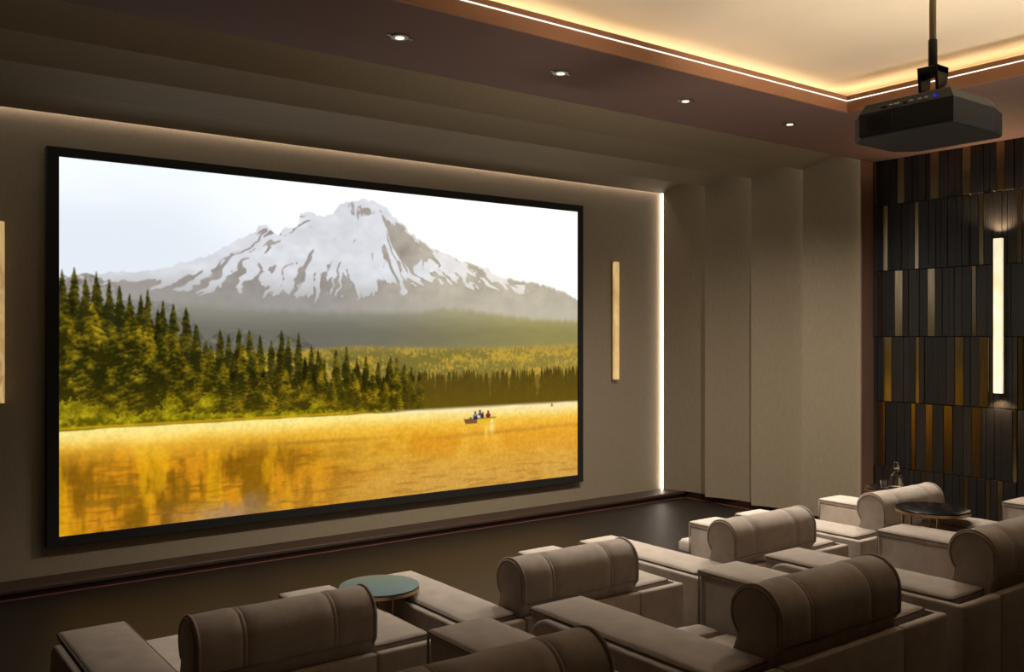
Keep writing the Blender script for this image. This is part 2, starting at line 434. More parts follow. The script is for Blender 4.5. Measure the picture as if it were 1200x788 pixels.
    img = mix(img, np.clip(wat, 0, 1), mw)
    img = mix(img, C(214, 164, 22), sm(.007, 0, np.abs(t - (shore + .004))) * sm(.56, .44, s) * .8)
    img = mix(img, C(255, 232, 190), sm(.010, 0, np.abs(t - (shore - .002))) * sm(.50, .60, s) * .7)
    # rowing boat with four people
    def poly(pts, col, soft=.0012):
        dd = np.full((H, W), 9.0)
        for (ax, ay), (bx, by) in zip(pts, pts[1:] + pts[:1]):
            ex, ey = bx - ax, (by - ay) * .556
            L = math.hypot(ex, ey)
            dd = np.minimum(dd, ((t - ay) * .556 * ex - (s - ax) * ey) / L)
        return mix(img, col, sm(-soft, soft, dd))
    bl = [(.716, .222), (.743, .222), (.743, .240), (.7123, .236)]
    img = mix(img, C(255, 240, 150), np.exp(-((s - .778) / .006) ** 2 - ((t - .205) / .02) ** 2) * .8)
    img = mix(img, C(255, 226, 110), np.exp(-((s - .764) / .004) ** 2 - ((t - .195) / .025) ** 2) * .7)
    img = poly(bl, C(120, 88, 52))
    img = poly([(.743, .222), (.775, .224), (.7872, .240), (.743, .239)], C(232, 184, 48))
    img = poly([(.775, .224), (.783, .215), (.781, .228), (.7872, .240), (.777, .234)], C(255, 246, 170))
    img = poly([(.7123, .2355), (.7872, .2385), (.7872, .241), (.7123, .239)], C(112, 78, 44))
    def blob(cx, cy, rx, ry, col):
        return mix(img, col, sm(1.15, .8, np.sqrt(((s - cx) / rx) ** 2 + ((t - cy) / ry) ** 2)))
    for cx, cy, rx, ry, col in [(.7385, .2475, .0058, .0095, C(126, 130, 150)), (.7395, .242, .006, .006, C(44, 40, 52)), (.7385, .2605, .0024, .0044, C(72, 54, 36)),
                                (.7495, .251, .0050, .0095, C(84, 66, 60)), (.7495, .2645, .0025, .0046, C(60, 46, 34)), (.747, .2455, .004, .005, C(216, 208, 214)),
                                (.755, .246, .0044, .0075, C(58, 48, 54)), (.7565, .256, .0021, .004, C(64, 50, 40)),
                                (.7690, .2475, .0062, .0090, C(132, 44, 28)), (.7690, .2605, .0024, .0046, C(56, 44, 34)), (.7275, .241, .0028, .004, C(110, 84, 60))]:
        img = blob(cx, cy, rx, ry, col)
    img = blob(.9307, .2735, .0018, .004, C(74, 56, 40)); img = blob(.9307, .2685, .0055, .0014, C(150, 112, 70))
    return np.clip(img, 0, 1)
# ---------------------------------------------------------------- room shell
floor = obj('floor', boxbm(XTL - .1, XT + .1, YB - .1, YW + .1, -.12, 0), M['floor'], kind='structure')
Y_STEP = 2.645; H_STEP = .155
step = obj('step', boxbm(XTL + .002, XT - .03, YB + .01, Y_STEP, .0005, H_STEP, bev=.006), M['floor'], floor)
obj('step_nosing', boxbm(XTL + .004, XT - .032, Y_STEP + .0005, Y_STEP + .008, H_STEP - .018, H_STEP - .004), M['copper_line'], floor)

wall_front = obj('wall_front', boxbm(XTL, XT, YW, YW + .1, 0, ZT + .5), M['fabric_wall'], kind='structure')
# stage ledge under the screen
bm = bmesh.new(); box(bm, XL - .15, XT - .03, 6.60, YW - .001, ZS - .032, ZS, bev=.008)
obj('ledge', bm, M['ledge'], wall_front)
obj('kick_board', boxbm(XL - .15, XT - .03, 6.625, YW - .001, .001, ZS - .0325), M['maroon'], wall_front)
obj('copper_inlay', boxbm(XL - .1, XT - .08, 6.600, 6.606, .0005, .0045), M['copper_line'], wall_front)

def flute(s):                                   # depth of one concave flute; s runs from its near edge to its far edge
    return .125 * (1 - s ** 2.3) * min(1.0, s / .035) ** .5
NF = 4; PITCH = (6.812 - YP) / NF; NS = 24

wall_right = obj('wall_right', boxbm(XT, XT + .1, YB, YW, 0, ZC + .2), M['plinth'], kind='structure')
wall_left = obj('wall_left', boxbm(XTL - .1, XTL, YB, YW, 0, ZC + .2), M['fabric_wall'], kind='structure')
wall_back = obj('wall_back', boxbm(XTL, XT, YB - .1, YB, 0, ZC + .2), M['plum'], kind='structure')
ceiling = obj('ceiling', boxbm(CX0 - .5, CX1 + .5, CY0 - .5, CY1 + .5, ZC, ZC + .1), M['cream'], kind='structure')

def panel_profile(k):
    y0 = YP + k * PITCH
    pts = [(y0 + PITCH * q, flute(q)) for q in [0, .012, .024, .036] + [.036 + .964 * i / (NS - 3) for i in range(1, NS - 2)]]
    return pts

def flute_panel_ceiling(k):
    bm = bmesh.new(); prof = panel_profile(k); rows = []
    for x_side in (0, 1):
        row = []
        for y, d in prof:
            x = (XL - d) if x_side == 0 else (XR + d)
            row.append(bm.verts.new((x, y, ZT + d)))
        rows.append(row)
    for i in range(NS):
        bm.faces.new((rows[0][i], rows[1][i], rows[1][i + 1], rows[0][i + 1]))
    # turn up behind the far edge so the panel has a body
    top = [[bm.verts.new((r[i].co.x, r[i].co.y, ZT + .19)) for i in (0, NS)] for r in rows]
    bm.faces.new((rows[0][0], top[0][0], top[1][0], rows[1][0]))
    bm.faces.new((rows[0][NS], rows[1][NS], top[1][1], top[0][1]))
    bm.faces.new((top[0][0], top[0][1], top[1][1], top[1][0]))
    obj('fluted_panel', bm, M['fabric_wall'], ceiling, smooth=40)

def flute_panel_side(k, right, parent):
    bm = bmesh.new(); prof = panel_profile(k); lo = []; hi = []
    sg = 1 if right else -1; X = XR if right else XL
    for y, d in prof:
        lo.append(bm.verts.new((X + sg * d, y, ZS + .001))); hi.append(bm.verts.new((X + sg * d, y, ZT + d)))
    for i in range(NS):
        bm.faces.new((lo[i], lo[i + 1], hi[i + 1], hi[i]))
    bx = X + sg * .18
    b = [[bm.verts.new((bx, r[i].co.y, r[i].co.z)) for i in (0, NS)] for r in (lo, hi)]
    bm.faces.new((lo[0], hi[0], b[1][0], b[0][0])); bm.faces.new((lo[NS], b[0][1], b[1][1], hi[NS]))
    bm.faces.new(lo + [b[0][1], b[0][0]])
    bmesh.ops.recalc_face_normals(bm, faces=bm.faces)
    obj('fluted_panel', bm, M['fabric_wall'], parent, smooth=40)

for k in range(NF):
    flute_panel_ceiling(k)
    flute_panel_side(k, True, wall_right)
    flute_panel_side(k, False, wall_left)
    # light strip concealed in the near end of each flute, behind the lip
    ya, yb = YP + k * PITCH + .028, YP + k * PITCH + .036
    obj('light_strip', boxbm(XL - .1, XR + .1, ya, yb, ZT + .100, ZT + .1235), M['led_flute'], ceiling)
    obj('light_strip', boxbm(XR + .100, XR + .1235, ya, yb, ZS + .02, ZT + .098), M['led_flute'], wall_right)
# end faces of the portal, towards the seats, and kick boards below the flutes
obj('end_panel', boxbm(XR, XT - .001, YP - .012, YP, .001, ZT - .001), M['rose'], wall_right)
obj('end_panel', boxbm(XTL + .001, XL, YP - .012, YP, .001, ZT - .001), M['rose'], wall_left)
obj('kick_board', boxbm(XR + .115, XT - .002, YP + .001, 6.59, .001, ZS), M['maroon'], wall_right)
obj('copper_inlay', boxbm(XR + .109, XR + .115, YP + .002, 6.59, .0005, .006), M['copper_line'], wall_right)
obj('kick_board', boxbm(XTL + .002, XL - .115, YP + .001, 6.59, .001, ZS), M['maroon'], wall_left)

# soffit around the ceiling recess: one slab per side
def soffit(x0, x1, y0, y1):
    obj('soffit', boxbm(x0, x1, y0, y1, ZT, EYE + 1.605), M['plum'], ceiling)
soffit(XTL, XT, CY1, YP - .0005)
soffit(CX1, XT, YB, CY1 - .0005)
soffit(XTL, CX0, YB, CY1 - .0005)
soffit(CX0, CX1, YB, CY0)
# upstand of the recess: a copper coloured band carrying a thin light line; the cove strip lies behind its lip
T = .012
def band(x0, x1, y0, y1):
    obj('cove_band', boxbm(x0, x1, y0, y1, ZT - .0005, EYE + 1.617), M['cove_face'], ceiling)
band(CX0, CX1, CY1 - T, CY1 - .0002)
band(CX1 - T, CX1 - .0002, CY0 + T, CY1 - T)
band(CX0 + .0002, CX0 + T, CY0 + T, CY1 - T)
band(CX0, CX1, CY0 + .0002, CY0 + T)
e = T + .003
for a in ((CX0 + e, CX1 - e, CY1 - e, CY1 - T), (CX1 - e, CX1 - T, CY0 + e, CY1 - e), (CX0 + T, CX0 + e, CY0 + e, CY1 - e), (CX0 + e, CX1 - e, CY0 + T, CY0 + e)):
    obj('light_line', boxbm(*a, EYE + 1.580, EYE + 1.586), M['led_line'], ceiling)
w = .03; o_ = .235
for a in ((CX0 - o_, CX1 + o_, CY1 + o_, CY1 + o_ + w), (CX1 + o_, CX1 + o_ + w, CY0 - o_, CY1 + o_), (CX0 - o_ - w, CX0 - o_, CY0 - o_, CY1 + o_), (CX0 - o_, CX1 + o_, CY0 - o_ - w, CY0 - o_)):
    obj('cove_strip', boxbm(*a, EYE + 1.606, EYE + 1.612), M['led_cove'], ceiling)
# recess cheeks that close the gap between soffit and upper ceiling
g = .36
for a in ((CX0 - g, CX1 + g, CY1 + g, CY1 + g + .02), (CX1 + g, CX1 + g + .02, CY0 - g, CY1 + g), (CX0 - g - .02, CX0 - g, CY0 - g, CY1 + g), (CX0 - g, CX1 + g, CY0 - g - .02, CY0 - g)):
    obj('recess_cheek', boxbm(*a, EYE + 1.6055, ZC - .0005), M['cream'], ceiling)

# light line around the screen wall, between the flutes and the wall
yl0, yl1 = 6.814, YW - .001
bm = bmesh.new(); box(bm, XR + .003, XR + .03, yl0, yl1, ZS + .002, ZT + .002); obj('light_line', bm, M['led_white'], wall_front)
bm = bmesh.new(); box(bm, XL - .03, XR + .03, yl0, yl1, ZT + .05, ZT + .06); obj('light_line', bm, M['led_white'], wall_front)
# blocking above and beside the light line
obj('head_block', boxbm(XTL, XT, yl0, YW - .0005, ZT + .061, ZT + .2), M['plinth'], wall_front)

# ---------------------------------------------------------------- slat cladding of the right wall
RZ = [EYE + 1.505, EYE + 1.118, EYE + .556, EYE - .005, EYE - .560, EYE - 1.118, .002]
GOLD = [[(4.462, 4.517), (4.204, 4.265), (3.905, 3.98), (3.644, 3.714), (3.383, 3.449), (3.10, 3.16), (2.72, 2.80), (2.38, 2.45), (2.0, 2.06)],
        [(4.354, 4.398), (4.076, 4.113), (3.543, 3.583), (3.256, 3.293), (2.95, 3.0), (2.5, 2.55), (2.1, 2.16)],
        [(4.414, 4.442), (4.219, 4.291), (3.937, 4.002), (3.603, 3.637), (3.439, 3.475), (3.12, 3.18), (2.8, 2.84), (2.44, 2.5), (2.06, 2.1)],
        [(4.319, 4.394), (4.072, 4.106), (3.702, 3.774), (3.504, 3.577), (3.249, 3.287), (2.9, 2.97), (2.56, 2.62), (2.2, 2.26)],
        [(4.379, 4.454), (4.106, 4.143), (3.958, 4.017), (3.791, 3.865), (3.563, 3.64), (3.293, 3.328), (3.0, 3.06), (2.66, 2.7), (2.3, 2.36)],
        [(4.478, 4.498), (4.312, 4.343), (4.02, 4.054), (3.664, 3.702), (3.495, 3.53), (3.398, 3.442), (3.1, 3.15), (2.74, 2.8), (2.4, 2.44)]]
Y_CLAD = 1.72
slat_mesh = {}
def slat(y0, y1, z0, z1, m, proud):
    bm = bmesh.new(); box(bm, XT - .012 - proud, XT - .001, y0 + .0012, y1 - .0012, z0 + .003, z1 - .003, bev=.0016, seg=1)
    obj('slat', bm, m, wall_right)
rr = random.Random(11)
for ri, gold in enumerate(GOLD):
    z1, z0 = RZ[ri], RZ[ri + 1]
    y = 4.4915; gi = sorted([(b, a) for a, b in gold], reverse=True)
    spans = []
    for b, a in gi:
        b = min(b, 4.4915)
        if y - b > .004: spans.append((y, b, False))
        spans.append((b, a, True)); y = a
    if y > Y_CLAD: spans.append((y, Y_CLAD, False))
    for ya, yb, gd in spans:
        if gd:
            slat(yb, ya, z0, z1, M['slat_brass'], .004); continue
        L_ = ya - yb; n = max(1, round(L_ / .062)); ws = [rr.uniform(.6, 1.4) for _ in range(n)]; tot = sum(ws); yy = ya
        for wv in ws:
            nx = yy - L_ * wv / tot
            slat(nx, yy, z0, z1, rr.choice((M['slat_dark'], M['slat_dark'], M['slat_mid'])), rr.choice((.0, .004, .008)))
            yy = nx
obj('cladding_return', boxbm(XT - .02, XT - .001, YB + .01, Y_CLAD - .002, .002, ZT - .002), M['slat_dark'], wall_right)

# unseen linear fill light, added behind the viewer to brighten the ceiling recess
u = tag(empty('fill_uplight', (3.0, YB, 1.15)), 'added long brass trough fill light on the back wall, out of view', 'wall light')
obj('trough', boxbm(-.3, 2.6, .001, .11, -.07, 0, bev=.008), M['brass'], u)
ld = bpy.data.lights.new('fill_uplight_lamp', 'AREA'); ld.shape = 'RECTANGLE'; ld.size = 2.7; ld.size_y = .06; ld.energy = FILL_UPLIGHT_W; ld.color = (1, .88, .74)
ld.spread = math.radians(34)
lo = bpy.data.objects.new('fill_uplight_lamp', ld); COL.objects.link(lo); lo.parent = u; lo.location = (1.15, .06, .02)
lo.rotation_euler = Vector((0, 2.0 - YB, ZC - 1.15)).to_track_quat('-Z', 'Y').to_euler()
# ---------------------------------------------------------------- projection screen
SX0, SX1, SZ0, SZ1 = 1.168, 5.925, EYE - 1.426, EYE + 1.277
IX0, IX1, IZ0, IZ1 = 1.245, 5.858, EYE - 1.357, EYE + 1.212
YS = 6.79
screen = tag(empty('projection_screen', ((SX0 + SX1) / 2, YW, SZ0)), 'large framed screen on the end wall showing a snowy mountain above a golden lake', 'screen')
def sobj(name, bm, m, **k):
    bmesh.ops.translate(bm, verts=bm.verts, vec=-screen.location); return obj(name, bm, m, screen, **k)
sobj('frame_rail', boxbm(SX0, SX1, YS - .012, YW - .002, IZ1, SZ1, bev=.003, seg=1), M['frame'])
sobj('frame_rail', boxbm(SX0, SX1, YS - .012, YW - .002, SZ0, IZ0, bev=.003, seg=1), M['frame'])
sobj('frame_rail', boxbm(SX0, IX0, YS - .012, YW - .002, IZ0, IZ1, bev=.003, seg=1), M['frame'])
sobj('frame_rail', boxbm(IX1, SX1, YS - .012, YW - .002, IZ0, IZ1, bev=.003, seg=1), M['frame'])
FW, FH = 840, 468
film = paint_film(FW, FH)
film_lin = np.where(film <= .04045, film / 12.92, ((film + .055) / 1.055) ** 2.4)
img = bpy.data.images.new('film_frame', FW, FH, float_buffer=True)
img.colorspace_settings.name = 'Linear Rec.709'
film_lin = film_lin * (1 + .13 * np.clip((film_lin.min(2) - .80) / .06, 0, 1))[..., None]      # the white sky is the brightest part of the beam
px = np.ones((FH, FW, 4), np.float32); px[..., :3] = film_lin
img.pixels.foreach_set(px.ravel()); img.update(); img.pack()
fm = bpy.data.materials.new('lit_film'); fm.use_nodes = True
nt = fm.node_tree; nt.nodes.clear()
out = nt.nodes.new('ShaderNodeOutputMaterial'); em = nt.nodes.new('ShaderNodeEmission'); ti = nt.nodes.new('ShaderNodeTexImage')
ti.image = img; ti.interpolation = 'Cubic'; ti.extension = 'EXTEND'
em.inputs[1].default_value = FILM_GAIN
nt.links.new(ti.outputs['Color'], em.inputs[0]); nt.links.new(em.outputs[0], out.inputs[0])
bm = bmesh.new(); quad(bm, (IX0, YS, IZ0), (IX1, YS, IZ0), (IX1, YS, IZ1), (IX0, YS, IZ1))
uv = bm.loops.layers.uv.new('UVMap')
for f in bm.faces:
    for l, c in zip(f.loops, ((0, 0), (1, 0), (1, 1), (0, 1))): l[uv].uv = c
sobj('screen_surface', bm, fm)

# ---------------------------------------------------------------- wall lights
def wall_light(label, loc, rz, bright, group=None):
    """Upright bar lamp; local +Y points out of the wall."""
    r = tag(empty('wall_light', loc, rz), label, 'wall light', group)
    h = .595
    obj('backplate', boxbm(-.022, .022, .001, .03, -h - .01, h + .01, bev=.002, seg=1), M['black_metal'] if bright else M['copper'], r)
    obj('diffuser', boxbm(-.032, .032, .0305, .062, -h, h, bev=.003, seg=2), M['alabaster_bright'] if bright else M['alabaster_dim'], r)
    if bright:
        for s in (1, -1):
            ld = bpy.data.lights.new('lamp_glow', 'SPOT'); ld.energy = 14.0 if s > 0 else 5; ld.color = (1, .72, .42)
            ld.spot_size = math.radians(140); ld.spot_blend = .6; ld.shadow_soft_size = .012
            lo = bpy.data.objects.new('lamp_glow', ld); COL.objects.link(lo); lo.parent = r
            lo.location = (0, .05, s * (h + .02))
            lo.rotation_euler = ((math.pi - .15) if s > 0 else .15, 0, 0)
    return r
ZL = EYE + .155
wall_light('slim amber bar lamp on the taupe wall right of the screen', (6.382, YW, ZL), math.pi, False)
wall_light('slim amber bar lamp left of the screen, cut by the photo edge', (.89, YW, ZL), math.pi, False)
wall_light('bright white vertical bar lamp on the dark slatted wall', (XT - .022, 3.407, ZL), math.pi / 2, True)

# ---------------------------------------------------------------- downlights in the soffit
def downlight(x, y, label, watts=None, tilt=11, cone=114, aim=None):
    r = tag(empty('downlight', (x, y, ZT)), label, 'downlight', 'downlights in the soffit')
    bm = bmesh.new(); lathe(bm, [(.030, -.006), (.046, -.006), (.050, -.001), (.030, -.0005)], n=24)
    obj('trim_ring', bm, M['steel'], r, smooth=30)
    bm = bmesh.new(); lathe(bm, [(.023, -.009), (.024, -.004)], n=20)
    obj('lens', bm, M['spot_lens'], r)
    for s in (-1, 1):
        obj('spring_clip', boxbm(s * .062 - .012, s * .062 + .012, -.008, .008, -.004, -.0005, bev=.001, seg=1), M['steel'], r)
    ld = bpy.data.lights.new('downlight_beam', 'SPOT'); ld.energy = watts or SPOT_W; ld.color = (1, .91, .79)
    ld.spot_size = math.radians(cone); ld.spot_blend = 1.0; ld.shadow_soft_size = .03
    lo = bpy.data.objects.new('downlight_beam', ld); COL.objects.link(lo); lo.parent = r; lo.location = (0, 0, -.012); lo.rotation_euler = (math.radians(tilt), 0, 0) if aim is None else Vector((aim[0] - x, aim[1] - y, aim[2] - ZT)).to_track_quat('-Z', 'Y').to_euler()
    return r
for x, wt, cn, lb in ((2.30, .42, 96, 'round recessed downlight farthest left of four on the plum soffit'), (3.35, .68, 106, 'second round recessed downlight from the left on the plum soffit'),
              (4.386, 1.1, 122, 'third round recessed downlight from the left on the plum soffit'), (5.459, 1.3, 136, 'round recessed downlight farthest right on the soffit, nearest the projector')):
    downlight(x, 4.03, lb, SPOT_W * wt, 11 if x > 4 else 2, cn + 8)
downlight(6.51, 4.03, 'round recessed downlight in the soffit corner, hidden behind the projector', SIDE_SPOT_W, 0, 84, (4.8, 2.9, .7))

# ---------------------------------------------------------------- projector and its mount
PX0, PX1, PY0, PY1, PZ = 3.36, 3.80, 1.755, 2.215, EYE + .80
pr = tag(empty('projector', ((PX0 + PX1) / 2, (PY0 + PY1) / 2, PZ)), 'black chamfered home cinema projector hanging from the ceiling pole', 'projector')
hw, hl = (PX1 - PX0) / 2, (PY1 - PY0) / 2
foot = [(-hw, -hl + .0), (-hw, hl - .075), (-hw + .065, hl), (hw - .065, hl), (hw, hl - .075), (hw, -hl + .07), (hw - .06, -hl)]
foot = [(-hw, -hl), (-hw, hl - .07), (-hw + .08, hl), (hw - .08, hl), (hw, hl - .07), (hw, -hl + .03), (hw - .12, -hl)]
def inset(p, f): return (p[0] * f, p[1] * f)
bm = bmesh.new()
levels = [(.0, .955), (.004, .985), (.012, 1.0), (.098, 1.0), (.125, .93), (.138, .90), (.142, .86)]
rings = [[bm.verts.new((inset(p, f)[0], inset(p, f)[1], z)) for p in foot] for z, f in levels]
n = len(foot)
for a, b in zip(rings, rings[1:]):
    for k in range(n): bm.faces.new((a[k], b[k], b[(k + 1) % n], a[(k + 1) % n]))
bm.faces.new(rings[0]); bm.faces.new(rings[-1][::-1])
bmesh.ops.recalc_face_normals(bm, faces=bm.faces)
obj('body', bm, M['projector'], pr)
vent = obj('vent_grille', boxbm(-hw - .002, -hw + .01, hl - .215, hl - .105, .026, .090, bev=.001, seg=1), M['projector_dark'], pr)
for k in range(7): obj('grille_bar', boxbm(-hw - .004, -hw - .002, hl - .212, hl - .108, .031 + k * .0085, .034 + k * .0085), M['projector'], vent)
# connectors on the sloping left shoulder
port_rot = Matrix.Rotation(math.radians(-42), 3, 'Y')
for k, (yo, wd, mm) in enumerate(((.075, .022, 'projector_dark'), (.045, .012, 'port'), (.02, .026, 'port'), (-.012, .012, 'projector_dark'), (-.04, .016, 'port'), (-.075, .014, 'port'), (-.10, .012, 'port'))):
    bm = boxbm(-.004, .004, -wd / 2, wd / 2, -.0055, .0055, bev=.001, seg=1)
    bmesh.ops.rotate(bm, verts=bm.verts, matrix=port_rot); bmesh.ops.translate(bm, verts=bm.verts, vec=(-hw * .967, yo - .02, .112))
    obj('port', bm, M[mm], pr)
bm = bmesh.new(); bmesh.ops.create_icosphere(bm, subdivisions=2, radius=.0058); bmesh.ops.translate(bm, verts=bm.verts, vec=(-hw * .962, -hl + .075, .114))
obj('status_light', bm, M['blue_light'], pr)
bm = bmesh.new(); cyl(bm, (0, hl - .005, .07), (0, hl + .018, .07), .052, n=32); lens_barrel = obj('lens_barrel', bm, M['projector_dark'], pr, smooth=30)
bm = bmesh.new(); cyl(bm, (0, hl + .0185, .07), (0, hl + .021, .07), .04, n=32); obj('lens', bm, M['lens_glass'], lens_barrel)

pxm, pym = (PX0 + PX1) / 2, (PY0 + PY1) / 2 - .03
pm = tag(empty('projector_mount', (pxm, pym, ZC)), 'brass ceiling pole with a black bracket holding the projector', 'mount')
zt = PZ + .142 - ZC
bm = bmesh.new(); lathe(bm, [(.055, -.012), (.06, -.006), (.06, -.0005)], n=28); obj('ceiling_plate', bm, M['brass'], pm, smooth=30)
zs0 = EYE + 1.085 - ZC; zs1 = EYE + 1.20 - ZC
bm = bmesh.new(); cyl(bm, (0, 0, zs1), (0, 0, -.013), .0135, n=20); obj('pole', bm, M['brass'], pm, smooth=30)
bm = bmesh.new(); lathe(bm, [(.0165, zs0), (.0175, zs0 + .006), (.0175, zs1 - .004), (.0155, zs1)], n=22); obj('sleeve', bm, M['black_metal'], pm, smooth=30)
br = bmesh.new()
for s in (-1, 1):                                # two tapering cheeks and a top block
    vs = []
    for dy in (s * .030, s * .042):
        vs.append([br.verts.new(p) for p in ((-.030, dy, zt + .012), (.024, dy, zt + .012), (.044, dy, zs0 - .001), (-.044, dy, zs0 - .001))])
    a, b = vs
    br.faces.new(a); br.faces.new(b[::-1])
    for k in range(4): br.faces.new((a[k], b[k], b[(k + 1) % 4], a[(k + 1) % 4]))
bmesh.ops.recalc_face_normals(br, faces=br.faces)
box(br, -.044, .044, -.042, .042, zs0 - .030, zs0 - .0005, bev=.003, seg=1)
obj('bracket', br, M['black_metal'], pm)
obj('base_plate', boxbm(-.05, .05, -.05, .05, zt + .0005, zt + .012, bev=.003, seg=1), M['black_metal'], pm)
bm = bmesh.new(); cyl(bm, (.0, -.062, zt + .048), (.0, .062, zt + .048), .009, n=14); obj('pivot_bolt', bm, M['brass'], pm, smooth=30)
bm = bmesh.new(); cyl(bm, (.0, -.064, zt + .048), (.0, -.0425, zt + .048), .021, n=20); obj('knob', bm, M['brass'], pm, smooth=30)

# ---------------------------------------------------------------- armchairs
AW = .235; HWID = .54; ARM = .615; RIM = .596; SEAT = .40
def fbm2(x, y, sc, seed): return mnoise.fractal(Vector((x * sc, y * sc, seed)), 1.0, 2.0, 3)

def soft_pad(bm, x0, x1, y0, y1, z0, z1, dome, r=.02, nx=8, ny=18, wr=.0, seed=0.0):
    """Upholstered slab: rounded edges, crowned top with soft creases."""
    cx, cy = (x0 + x1) / 2, (y0 + y1) / 2
    us = [-1, -1 + .35 * r / (x1 - x0) * 2] + [(-1 + 2 * (i + .5) / nx) for i in range(nx)] + [1 - .35 * r / (x1 - x0) * 2, 1]
    vs = [-1, -1 + .35 * r / (y1 - y0) * 2] + [(-1 + 2 * (i + .5) / ny) for i in range(ny)] + [1 - .35 * r / (y1 - y0) * 2, 1]
    top = []
    for v in vs:
        row = []
        for u in us:
            ex = min(1.0, (1 - abs(u)) * (x1 - x0) / 2 / r); ey = min(1.0, (1 - abs(v)) * (y1 - y0) / 2 / r)
            e = min(ex, ey); drop = r * .55 * (1 - math.sqrt(max(0, 1 - (1 - e) ** 2)))
            z = z1 - drop + dome * (1 - abs(u) ** 2.4) * (1 - abs(v) ** 4)
            if wr: z += wr * fbm2(cx + u * .6, cy + v * .9, 5.0, seed) * (1 - abs(u) ** 3) * (1 - abs(v) ** 4)
            row.append(bm.verts.new((cx + u * (x1 - x0) / 2, cy + v * (y1 - y0) / 2, z)))
        top.append(row)
    for a, b in zip(top, top[1:]):
        for i in range(len(a) - 1): bm.faces.new((a[i], a[i + 1], b[i + 1], b[i]))
    ringv = top[0] + [r_[-1] for r_ in top[1:]] + top[-1][-2::-1] + [r_[0] for r_ in top[-2:0:-1]]
    low = [bm.verts.new((v.co.x, v.co.y, z0)) for v in ringv]
    m = len(ringv)
    for i in range(m): bm.faces.new((ringv[i], low[i], low[(i + 1) % m], ringv[(i + 1) % m]))
    bm.faces.new(low)
    bmesh.ops.recalc_face_normals(bm, faces=bm.faces)
    return [v.co.copy() for v in ringv]

def roll_profile():
    """Side outline of the bolster back, (y, z): from the low rear edge over the roll to the front of the seat back."""
    cy, cz, r = -.385 + .056, ARM + .106, .0905
    p = [(-.398, RIM - .005), (-.402, ARM + .012), (-.408, ARM + .024), (-.415, ARM + .028), (-.4185, ARM + .033), (-.4195, ARM + .06)]
    a0, a1 = math.radians(181), math.radians(-44)
    for i in range(25):
        a = a0 + (a1 - a0) * i / 24
        p.append((cy + r * math.cos(a), cz + r * math.sin(a)))
    p += [(-.262, ARM + .022), (-.248, ARM - .012), (-.235, ARM - .06), (-.222, ARM - .12), (-.205, SEAT - .02)]
    return p, (cy, cz)

